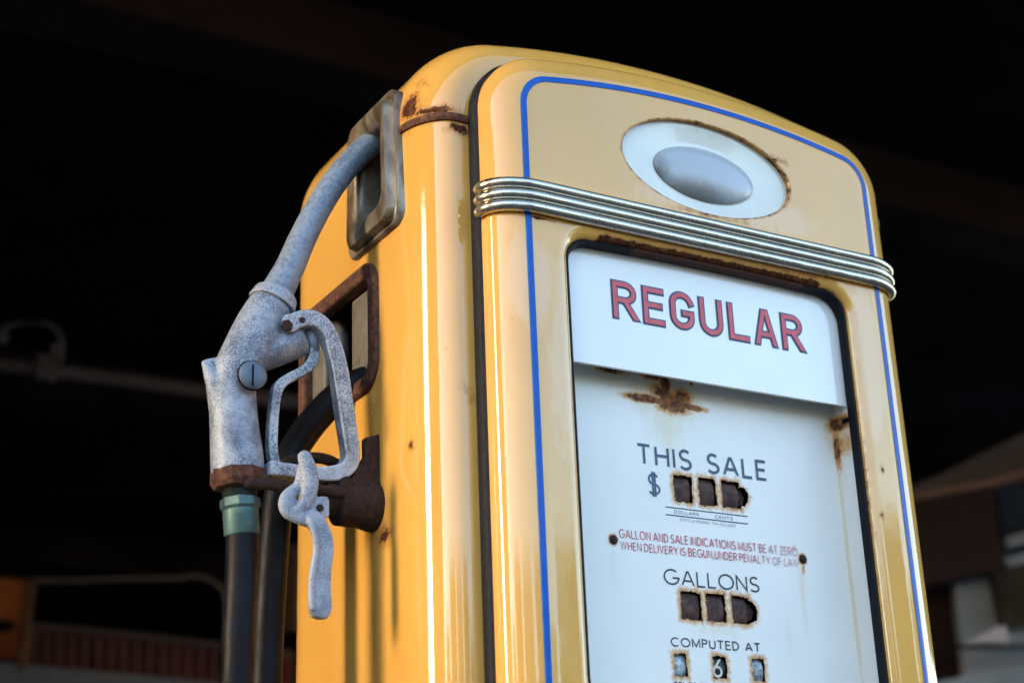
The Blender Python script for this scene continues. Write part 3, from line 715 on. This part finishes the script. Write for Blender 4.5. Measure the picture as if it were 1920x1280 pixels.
# REGULAR glass
m_reg = mat_plain('white_sign_glass', (.79, .80, .77), .12, vary=.03, vs=6, coat=.7)
reg_zb = 1.3735; RYp = .0200
poly = [(-.1797, reg_zb), (.1797, reg_zb), (.1797, 1.512), (-.1797, 1.512)]
reg = MB().add(*prism(poly, RYp, RYp+.004)).build('grade_panel', m_reg, pump, False)
m_red = mat_plain('sign_red', (.60, .085, .105), .45, vary=.1, vs=60)
m_navy = mat_plain('sign_navy', (.030, .075, .15), .45, vary=.1, vs=60)
big = 'REgULaR'
GL['a'] = (.78, [[(0, 0), (.32, 1)], [(.46, 1), (.78, 0)], [(.10, .27), (.68, .27)]])
bx = [((1143.1, 520.8), (1198.9, 605.5)), ((1200.3, 532), (1249, 615)), ((1253.6, 570), (1303, 603)), ((1306.3, 554), (1357, 615)), ((1360, 565.3), (1407.6, 645)), ((1415.5, 647), (1460, 655)), ((1459.6, 585.7), (1511, 664.6))]
ztop = (atY(1143, 520.8, RYp).z+atY(1459.6, 585.7, RYp).z)/2; zbot = (atY(1149, 596.5, RYp).z+atY(1511, 664.6, RYp).z)/2
outl, redm = MB(), MB(); k = 0
Hh = ztop-zbot; hw_ = .0044; rim = .0019
for ch, (a, c) in zip(big, bx):
    xa, xc = atY(*a, RYp).x, atY(*c, RYp).x
    w, stl = GL[ch]
    hl = hw_*(1.06 if ch == 'a' else 1); hr = hw_*(1.14 if ch in 'aR' else 1)
    xi0, xi1 = xa+hl, xc-hr; zb_, H_ = zbot+hw_, Hh-2*hw_
    if ch == 'g': zb_ += .0012
    for pl in stl:
        k += 1
        q = [np.array((xi0+u/w*(xi1-xi0), zb_+v*H_)) for u, v in pl]
        def stretch(q, e):
            q = [p.copy() for p in q]
            if np.linalg.norm(q[0]-q[-1]) > 1e-4:
                q[0] += (q[0]-q[1])/np.linalg.norm(q[0]-q[1])*e; q[-1] += (q[-1]-q[-2])/np.linalg.norm(q[-1]-q[-2])*e
            return q
        inner = ch in 'Ra' and pl[0][1] == pl[-1][1] and len(pl) == 2        # cross bars stop inside the stems
        v, f = ribbon(stretch(q, 0 if inner else hw_), 2*hw_); outl.add([(p[0], RYp-.0002-.00002*k, p[1]) for p in v], f)
        v, f = ribbon(stretch(q, 0 if inner else hw_-rim), 2*(hw_-rim)); redm.add([(p[0], RYp-.0009-.00002*k, p[1]) for p in v], f)
outl.build('letter_outline', m_navy, reg, False); redm.build('grade_lettering', m_red, reg, False)
# printed words of the dial
TY = DY-.0003
def word(text, tl, br, mat, **kw):
    """tl = pixel of the first cap's top left, br = pixel of the last letter's foot"""
    a, c = dp(*tl), dp(*br)
    return lettering('dial_lettering', text, a.x, c.x, c.z, a.z, TY, mat, dial, **kw)
m_ink = mat_plain('faded_black_print', (.040, .085, .145), .5, vary=.3, vs=150)
m_ink2 = mat_plain('black_print', (.022, .026, .034), .5, vary=.3, vs=150)
m_inkr, nt, b = new_mat('red_print'); co = coord(nt)
sx = N(nt, 'ShaderNodeSeparateXYZ'); nt.links.new(co, sx.inputs[0])
wear = M(nt, 'ADD', ramp(nt, sx.outputs[0], .02, .13), M(nt, 'MULTIPLY', M(nt, 'SUBTRACT', noise(nt, co, 90, 4), .5), .6))
nt.links.new(mix(nt, ramp(nt, wear, 0, 1.1, 0, .5), (.50, .035, .06), (.74, .70, .72)), b.inputs['Base Color'])
word('THIS SALE', (1194.5, 832.5), (1436.5, 899), m_ink, wt=.160, gap=.32, space=.65)
word('$', (1214, 888), (1237, 927), m_ink, wt=.12)
word('DOLLARS', (1264, 956), (1309.5, 966.5), m_ink, wt=.16, gap=.36)
word('CENTS', (1340.5, 965.6), (1373.5, 974.8), m_ink, wt=.16, gap=.36)
word('STATE & FEDERAL TAX INCLUDED', (1274.5, 971.3), (1378, 987.6), m_ink, wt=.12, gap=.30, cond=.85)
word('GALLON AND SALE INDICATIONS MUST BE AT ZERO', (1160.6, 991.5), (1494, 1041.5), m_inkr, wt=.115, gap=.30, space=.32)
word('WHEN DELIVERY IS BEGUN,UNDER PENALTY OF LAW', (1163.5, 1014.5), (1496, 1062.3), m_inkr, wt=.115, gap=.30, space=.32)
word('GALLONS', (1244.5, 1066), (1423, 1109), m_ink2, wt=.125, gap=.24)
word('COMPUTED AT', (1258, 1194.5), (1425, 1220.8), m_ink2, wt=.175, gap=.32, space=.55)
word('CENTS PER GALLON', (1262, 1278), (1400, 1303), m_ink2, wt=.16, gap=.3)
mb = MB()
for (x0, y0), (x1, y1) in (((1247.5, 949.4), (1401.5, 967.9)), ((1248.2, 963.9), (1402.2, 981.7))):
    a, c = dp(x0, y0), dp(x1, y1); z = (a.z+c.z)/2
    mb.add(*box(((a.x+c.x)/2, TY, z), (c.x-a.x, .0002, .0011)))
mb.build('printed_rule', m_ink, dial, False)
# number wheels behind the openings
m_wheel = mat_plain('rusted_wheel', (.075, .036, .030), .8, vary=.5, vs=90, bstr=.5, bs=220)
m_zinc = mat_plain('zinc_wheel', (.30, .35, .38), .45, metal=.3, vary=.6, vs=160, bstr=.4)
m_bone = mat_plain('ivory_print', (.62, .58, .48), .6)
back = MB().add(*box((0, .085, 1.27), (.372, .01, .48))).build('dial_back', m_black, dial, False)
for r, (z0, z1) in enumerate(rowz):
    for i in range(3):
        a, c, *_ = W_R[3*r+i]; R_ = .028 if r < 2 else .022; w = (c-a)*.98 if r < 2 else (c-a)*1.1
        zc_ = (z0+z1)/2; yc_ = DY+.0018+R_; xm = (a+c)/2; n = 40
        rg = [[(xm+dx, yc_+rr*math.sin(2*PI*k/n), zc_+rr*math.cos(2*PI*k/n)) for k in range(n)] for dx, rr in ((-w/2, R_*.9), (-w/2, R_-.0008), (-w/2+.0008, R_), (w/2-.0008, R_), (w/2, R_-.0008), (w/2, R_*.9))]
        if r == 2 and i != 1: mt = m_zinc
        elif r == 2: mt = mat_plain('black_wheel', (.012, .012, .013), .45)
        else: mt = m_wheel
        wh = MB().add(*loft(rg)).build('number_wheel', mt, pump, True, 40)
        if r == 2 and i == 1:
            lettering('wheel_numeral', '6', xm-.0075, xm+.0025, zc_-.0085, zc_+.0080, yc_-R_-.0006, m_bone, wh, wt=.15)
for cx, cz, r in notch:
    n = 28; rg = []
    for dy, q in ((.012, .8), (.005, .8), (.005, .35), (.003, .3)):
        rg.append([(cx-.001+r*q*(1+(.12 if (k % 4 < 2 and q > .5) else 0))*math.cos(2*PI*k/n), DY+dy, cz+r*q*(1+(.12 if (k % 4 < 2 and q > .5) else 0))*math.sin(2*PI*k/n)) for k in range(n)])
    MB().add(*loft(rg)).build('wheel_gear', m_rust_dark, pump, False)
for px, py in ((1150, 1011), (1505, 1048)):
    p = dp(px, py); n = 20; r = .0048; rg = []
    for k in range(5):
        a = PI/2*k/4; rg.append([(p.x+r*max(math.cos(a), .05)*math.cos(2*PI*j/n), DY-.0002-.0026*math.sin(a), p.z+r*max(math.cos(a), .05)*math.sin(2*PI*j/n)) for j in range(n)])
    MB().add(*loft(rg)).build('dial_screw', m_rust_dark, dial, True)
# ---- hose port on the left side
XS = -.315
pts = rrect(PORT[2]+.007, PORT[3]+.007, .022, 8)
path = [(XS-.003, PORT[0]+a, PORT[1]+c) for a, c in pts]
n = len(path); rings = []
for i in range(n):
    a, c = pts[i]; pa_, pc_ = pts[i-1], pts[(i+1) % n]; tx, tz = pc_[0]-pa_[0], pc_[1]-pa_[1]; l = math.hypot(tx, tz); nx, nz = tz/l, -tx/l
    jit = .0007*mnoise.noise(Vector((a*90, c*90, 1)))
    sec = [(.0095, .004), (.0095, -.0025), (.0080, -.0052), (.004, -.0062), (-.004, -.0062), (-.0080, -.0052), (-.0095, -.0025), (-.0095, .010), (-.008, .010), (.008, .004)]
    rings.append([(XS+d+jit, PORT[0]+a+nx*(u+jit), PORT[1]+c+nz*(u+jit)) for u, d in sec])
frame_me = loft(rings+[rings[0]], True, False, False)
me = modded(raw(MB().add(*frame_me)), [('SUBSURF', dict(levels=2, render_levels=2))])
link('hose_port_frame', me, m_rust, pump, True)
m_beige = mat_plain('beige_roller', (.13, .115, .095), .6, vary=.25, vs=60, bstr=.3)
for y0, y1, xx in ((.184, .238, -.301), (.300, .340, -.304)):
    bbox_obj('guide_plate', (xx, (y0+y1)/2, PORT[1]-.004), (.012, y1-y0, .112), m_beige, pump, .004)
m_drum = mat_plain('grey_drum', (.17, .17, .17), .45, vary=.2, vs=40)
n = 32; rg = []; dc = atX(622, 662, -.292)
for k in range(-8, 9):
    a = PI/2*k/8.2; rg.append([(-.292+.018*math.cos(a)*math.cos(2*PI*j/n), dc.y+.032*math.cos(a)*math.sin(2*PI*j/n), dc.z+.042*math.sin(a)) for j in range(n)])
MB().add(*loft(rg)).build('hose_drum', m_drum, pump, True)

# ---- spout socket on the shoulder
m_sock, nt, b = new_mat('weathered_bronze_plate'); co = coord(nt)
c1 = mix(nt, ramp(nt, noise(nt, scale(nt, co, (1, 1, .35)), 55, 6, .6, .6), .35, .65), (.085, .060, .038), (.24, .205, .155))
c1 = mix(nt, ramp(nt, noise(nt, co, 25, 4, .6), .55, .7, 0, .8), c1, (.21, .10, .055))
c1 = mix(nt, ramp(nt, noise(nt, scale(nt, co, (1, 1, .5)), 20, 3), .55, .7, 0, .6), c1, (.30, .32, .32))
nt.links.new(c1, b.inputs['Base Color']); b.inputs['Metallic'].default_value = .35
nt.links.new(ramp(nt, noise(nt, co, 60, 4), .3, .7, .30, .55), b.inputs['Roughness']); bump(nt, b, noise(nt, co, 180, 5), .25, .0008)
ocy, ocz = .155, 1.604
rings = []
for w, h, r, x, dy, dz in ((.0610, .0790, .016, -.300, 0, 0), (.0610, .0790, .016, -.3185, 0, 0), (.0595, .0775, .015, -.3205, 0, 0), (.0560, .074, .014, -.3205, 0, -.001), (.0540, .072, .014, -.3190, 0, -.001), (.0520, .071, .014, -.3200, 0, -.0015), (.0500, .0705, .014, -.3260, 0, -.002),
                           (.0475, .069, .014, -.3290, -.001, -.002), (.042, .063, .014, -.3292, -.0015, -.001), (.0345, .055, .016, -.3280, -.002, 0), (.029, .049, .018, -.325, -.002, .001), (.0265, .0455, .0175, -.320, -.002, .002), (.0262, .0450, .017, -.311, -.002, .002), (.026, .0446, .017, -.285, -.002, .002)):
    top = 1.0
    rings.append([(x, ocy+dy+a*(1-.12*max(0, c/.083)), ocz+dz+c) for a, c in rrect(w, h, r, 7)])
MB().add(*loft(rings, True, False, False)).build('spout_socket', m_sock, pump, True, 45)
m_liner = mat_plain('socket_liner', (.035, .042, .055), .5)
MB().add(*box((-.262, .153, 1.606), (.008, .060, .10))).build('socket_liner', m_liner, pump, False)

# ---- hook bracket and lever on the left side
BY = .1665
mb = MB(); c0 = atX(719, 955, XS)
axz = atX(694, 955, XS).z
mb.add(*tube([(-.3145, BY, axz), (-.3205, BY, axz), (-.330, BY, axz), (-.3555, BY, axz)], [.0250, .0245, .0222, .0215], 28, ref=(0, 1, 0)))
mb.add(*tube([(-.352, BY, axz+.004), (-.372, BY, axz+.006)], [.0175, .016], 20))
pl = [(683, 820), (712, 812), (713, 945), (640, 930), (655, 912), (668, 878), (684, 855)]
mb.add(*prism([(lambda p: (p.x, p.z))(atY(x, y, .1515)) for x, y in pl], .1515, .1600))
br = fused('hook_bracket', mb, m_rust_dark, pump, .0016, 3)
mb = MB()
for pts_, Yp, r in (([(640, 925), (600, 918), (550, 912), (500, 908), (465, 905)], .150, 11), ([(655, 885), (615, 862), (575, 858), (535, 868), (520, 885)], .192, 11)):
    pth = [atY(x, y, Yp) for x, y in pts_]; pth = smooth_path(pth, 5)
    mb.add(*tube(pth, [rad(p, r) for p in pth], 14, rounded=True))
mb.add(*tube([(-.352, .15, 1.262), (-.352, .192, 1.275)], .009, 12)); mb.add(*tube([(-.33, BY, axz+.006), (-.36, .158, 1.262)], .012, 12))
fused('nozzle_rest', mb, m_rust_dark, pump, .0015, 3)
LY = .128
def px_path(lst, n=6):
    q = smooth_path([(*atY(x, y, Y), r) for x, y, r, Y in lst], n)
    return [tuple(p[:3]) for p in q], [rad(p[:3], p[3]) for p in q]
mb = MB()
for lst, sq in (([(571, 856, 14, LY), (578, 880, 17, LY), (581, 910, 17, LY), (574, 938, 14, LY), (560, 956, 13, LY)], .8),
                ([(552, 915, 10, LY+.006), (540, 935, 17, LY+.004), (540, 955, 17, LY+.002), (560, 968, 15, LY), (585, 975, 17, LY), (598, 990, 17, LY)], .62),
                ([(568, 870, 8, LY+.006), (560, 905, 9, LY+.006), (548, 925, 10, LY+.006)], 1.)):
    p, r = px_path(lst); mb.add(*tube(p, r, 18, squash=sq, rounded=True))
hq = smooth_path([(*atY(x, y, LY), w) for x, y, w in ((575, 968, 13), (592, 980, 17), (604, 1004, 18), (606, 1032, 19), (601, 1066, 20), (599, 1100, 21), (600, 1130, 22), (600, 1146, 21), (601, 1156, 15), (601, 1160, 6))], 7)
hr_ = []
for i, p in enumerate(hq):
    a = Vector(hq[max(i-1, 0)][:3]); c = Vector(hq[min(i+1, len(hq)-1)][:3]); t = (c-a).normalized(); sd_ = t.cross(Vector((0, 1, 0))).normalized(); w = rad(p[:3], p[3])
    hr_.append([Vector(p[:3])+sd_*u*w+Vector((0, 1, 0))*v*.0055 for u, v in rrect(1, 1, .45, 3)])
mb.add(*loft(hr_))
tabp = [(lambda p: (p.x, p.z))(atY(x, y, LY)) for x, y in ((585, 932), (612, 930), (617, 940), (616, 968), (598, 975), (580, 970))]
mb.add(*prism(tabp, LY-.002, LY+.006))
# groove: a raised rib along the front of the drop handle
p, r = px_path([(580, 975, 6, LY-.005), (590, 1004, 6, LY-.0055), (592, 1035, 6, LY-.0055), (586, 1072, 6, LY-.0055), (583, 1110, 6, LY-.0055), (585, 1140, 6, LY-.0055)])
mb.add(*tube(p, r, 10, rounded=True))
lev = fused('hook_lever', mb, m_lever, pump, .0013, 4)
p = atY(601, 951, LY-.004)
n = 16; MB().add(*loft([[(p.x+r*math.cos(2*PI*k/n), y, p.z+r*math.sin(2*PI*k/n)) for k in range(n)] for y, r in ((LY, .0036), (LY-.0035, .0036), (LY-.0045, .0026))])).build('lever_rivet', m_rust_dark, lev, True, 40)

# ================================================================ nozzle
NY = .17
noz = thing('fuel_nozzle', atY(446, 900, NY), 'cast aluminium fuel nozzle hanging on the yellow pump, curved grey spout in its socket', 'fuel nozzle')
mb = MB()
def taper(lst, sq=.9, seg=26, n=6, rounded=True):
    p, r = px_path([(*q, NY) if len(q) == 3 else q for q in lst], n); return tube(p, r, seg, squash=sq, rounded=rounded)
mb.add(*taper([(509, 570, 40), (498, 590, 44), (482, 622, 47), (464, 658, 47), (447, 690, 45), (438, 720, 42)], rounded=False))
mb.add(*taper([(440, 690, 36), (437, 725, 43), (437, 760, 45), (440, 810, 47), (444, 850, 50), (446, 888, 51)], rounded=False))
mb.add(*taper([(475, 668, 34), (510, 655, 35), (553, 640, 33), (558, 638, 32)], 1., rounded=False))
mb.add(*taper([(384, 684, 7), (394, 698, 15), (408, 722, 24), (424, 758, 36)], .8))
mb.add(*taper([(383, 681, 7), (400, 678, 8), (425, 682, 14)], .9))
mb.add(*taper([(476, 712, 22, NY-.020), (478, 700, 22, NY-.020)], .8))
nb = fused('nozzle_body', mb, m_cast, noz, .0015, 8)
# spout and collar
p, r = px_path([(735, 236, 23, NY), (700, 266, 23.5, NY), (662, 300, 24, NY), (625, 345, 24.5, NY), (594, 395, 25, NY), (566, 450, 26, NY), (545, 498, 27.5, NY), (526, 535, 30, NY), (514, 558, 33, NY)], 7)
MB().add(*tube(p, r, 28)).build('spout', m_spout, noz, True)
rings = []
d = (atY(500, 588, NY)-atY(525, 536, NY)).normalized(); c0 = atY(514, 560, NY); sd_ = d.cross(Vector((0, 1, 0))).normalized()
for t, rr in ((-13, 30), (-13, 37), (-9, 41), (2, 43), (9, 45), (13, 44), (13, 30)):
    R_ = rad(c0, rr); rings.append([c0+d*rad(c0, t)+sd_*R_*(1+.035*((k//3) % 2))*math.cos(2*PI*k/24)+Vector((0, 1, 0))*R_*.92*(1+.035*((k//3) % 2))*math.sin(2*PI*k/24) for k in range(24)])
MB().add(*loft(rings)).build('spout_collar', m_cast, noz, True, 30)
# guard: flat bar bent round the trigger
def flatbar(lst, depth, wpx, mat, name, parent, Y, vox=.0012, it=1, extra=None):
    q = smooth_path([(*atY(x, y, Y), w) for x, y, w in lst], 7); mb = MB()
    rings = []
    n = len(q)
    for i, p in enumerate(q):
        a = Vector(q[max(i-1, 0)][:3]); c = Vector(q[min(i+1, n-1)][:3]); t = (c-a).normalized(); sd = t.cross(Vector((0, 1, 0))).normalized(); w = rad(p[:3], p[3])
        rings.append([Vector(p[:3])+sd*u*w+Vector((0, 1, 0))*v*depth/2 for u, v in rrect(1, 1, .22, 3)])
    mb.add(*loft(rings))
    if extra: extra(mb)
    return fused(name, mb, mat, parent, vox, it)
GY = .158
def gx(mb):
    p = atY(539, 610, GY); n = 24; r = rad(p, 18)
    mb.add(*loft([[(p.x+r*math.cos(2*PI*k/n), y, p.z+r*math.sin(2*PI*k/n)) for k in range(n)] for y in (GY-.009, GY+.009)]))
    q = smooth_path([(*atY(x, y, GY-.009), 0) for x, y in ((612, 640), (625, 690), (633, 740), (641, 790), (650, 845))], 6)
    mb.add(*tube([tuple(k[:3]) for k in q], .0016, 8, rounded=True))
gd = flatbar([(539, 610, 16), (562, 601, 16), (586, 602, 16), (608, 620, 15), (624, 655, 14), (635, 700, 14.5), (642, 750, 15), (650, 805, 15), (656, 850, 15), (649, 877, 15), (622, 890, 15), (575, 889, 13), (535, 884, 13), (500, 880, 14)], .018, 0, m_guard, 'trigger_guard', noz, GY, extra=gx)
flatbar([(583, 628, 9), (587, 655, 10), (583, 680, 11), (565, 697, 9), (540, 710, 9), (521, 726, 10), (514, 755, 9), (510, 800, 9), (509, 842, 9), (514, 868, 9), (524, 880, 8)], .012, 0, m_guard, 'trigger', noz, .172)
MB().add(*tube([atY(580, 618, .165), atY(590, 660, .172)], .006, 14)).build('valve_stem', m_cast, noz, True)
# pivot bolt (hexagon), small bolt, plug with a slot
def disc(name, px, py, Y, r, h, n, mat, parent, dome=.0, rot=0.):
    p = atY(px, py, Y); q = [(0, r), (-h*.7, r), (-h, r*.86)] if not dome else [(0, r), (-h*.5, r), (-h*.9, r*.85), (-h-dome, r*.5)]
    return MB().add(*loft([[(p.x+k2*math.cos(2*PI*k/n+rot), Y+dy, p.z+k2*math.sin(2*PI*k/n+rot)) for k in range(n)] for dy, k2 in q])).build(name, mat, parent, n > 8, 35)
disc('pivot_bolt', 537, 611, GY-.009, .0062, .004, 6, m_rust_dark, noz, rot=.3)
disc('small_bolt', 566, 600, GY-.009, .0031, .0015, 12, m_rust_dark, noz)
m_plug = mat_cast('plug_metal', (.06, .085, .12), (.13, .17, .22), .5, .6)
disc('plug_seat', 473, 704, NY-.027, .0152, .0012, 36, m_black, noz)
plug = disc('plug_screw', 473, 704, NY-.027, .0140, .0045, 36, m_plug, noz, .0008)
p = atY(473, 704, NY-.032)
MB().add(*box((p.x+.0003, NY-.0329, p.z), (.0014, .0012, .021))).build('screw_slot', m_black, plug, False)
# rusty hex nut, swivel and hose
def along(name, lst, sides, mat, parent, Y=NY, auto=30, rot=0., smooth=True):
    """revolved / polygonal section along a nearly straight axis given by pixels"""
    a, c = atY(lst[0][0], lst[0][1], Y), atY(lst[-1][0], lst[-1][1], Y); d = (c-a).normalized(); sd = d.cross(Vector((0, 1, 0))).normalized(); up = sd.cross(d)
    rings = []
    for x, y, r in lst:
        pc = atY(x, y, Y); R_ = rad(pc, r); rings.append([pc+sd*R_*math.cos(2*PI*k/sides+rot)+up*R_*math.sin(2*PI*k/sides+rot) for k in range(sides)])
    return MB().add(*loft(rings)).build(name, mat, parent, smooth, auto)
along('hex_nut', [(446, 882, 50), (446, 884, 53), (447, 903, 54), (447.5, 915, 47), (447.5, 918, 40)], 8, mat_rust('rusted_nut', .9), noz, rot=.2)
hose = thing('fuel_hose', atY(452, 1010, NY), 'black rubber fuel hose looping from the nozzle into the side of the pump', 'hose')
m_green = mat_plain('green_brass', (.060, .125, .118), .5, metal=.3, vary=.35, vs=50, bstr=.2)
m_thread = mat_plain('dull_thread', (.08, .115, .11), .5, metal=.4, vary=.3, vs=80)
th = []
for k in range(8):
    y = 913+k*2.8; th += [(449.5, y, 30), (449.5, y+1.4, 33)]
along('thread', th, 28, m_thread, hose, auto=60)
along('swivel_hex', [(450, 934, 34), (450, 936, 37.5), (451, 951, 38), (451, 956, 34)], 8, m_green, hose, rot=.35)
along('ferrule', [(451, 955, 31), (451, 957, 33.5), (453.5, 1000, 33.5), (454, 1004, 32), (454, 1004.5, 29)], 36, m_green, hose, auto=50)
HY2 = .225
hp = [atY(453.5, 1000, NY), atY(453, 1050, NY), atY(450, 1120, NY), atY(446, 1200, NY), atY(443, 1290, NY)]
b1 = hp[-1]
c2 = [atY(499, 1290, HY2), atY(503, 1180, HY2), atY(509, 1080, HY2), atY(515, 1000, HY2), atY(523, 930, HY2), atY(538, 873, HY2), atY(560, 828, .228), atY(592, 785, .230), atY(628, 748, .226), atY(664, 722, .214)]
c2.append(c2[-1]+Vector((.05, -.004, .022))); c2.append(c2[-1]+Vector((.03, 0, .005)))
low = [b1+Vector((-.006, .002, -.2)), b1+Vector((-.012, .01, -.42)), b1+Vector((-.004, .02, -.60)), Vector(((b1.x+c2[0].x)/2+.008, .2, .285)), c2[0]+Vector((.02, 0, -.60)), c2[0]+Vector((.008, 0, -.35)), c2[0]+Vector((.001, 0, -.12))]
q = smooth_path(hp+low+c2, 8); L = len(q)
MB().add(*tube(q, .0153, 28, ref=(0.02, 1, 0.01))).build('rubber_hose', m_hose, hose, True)
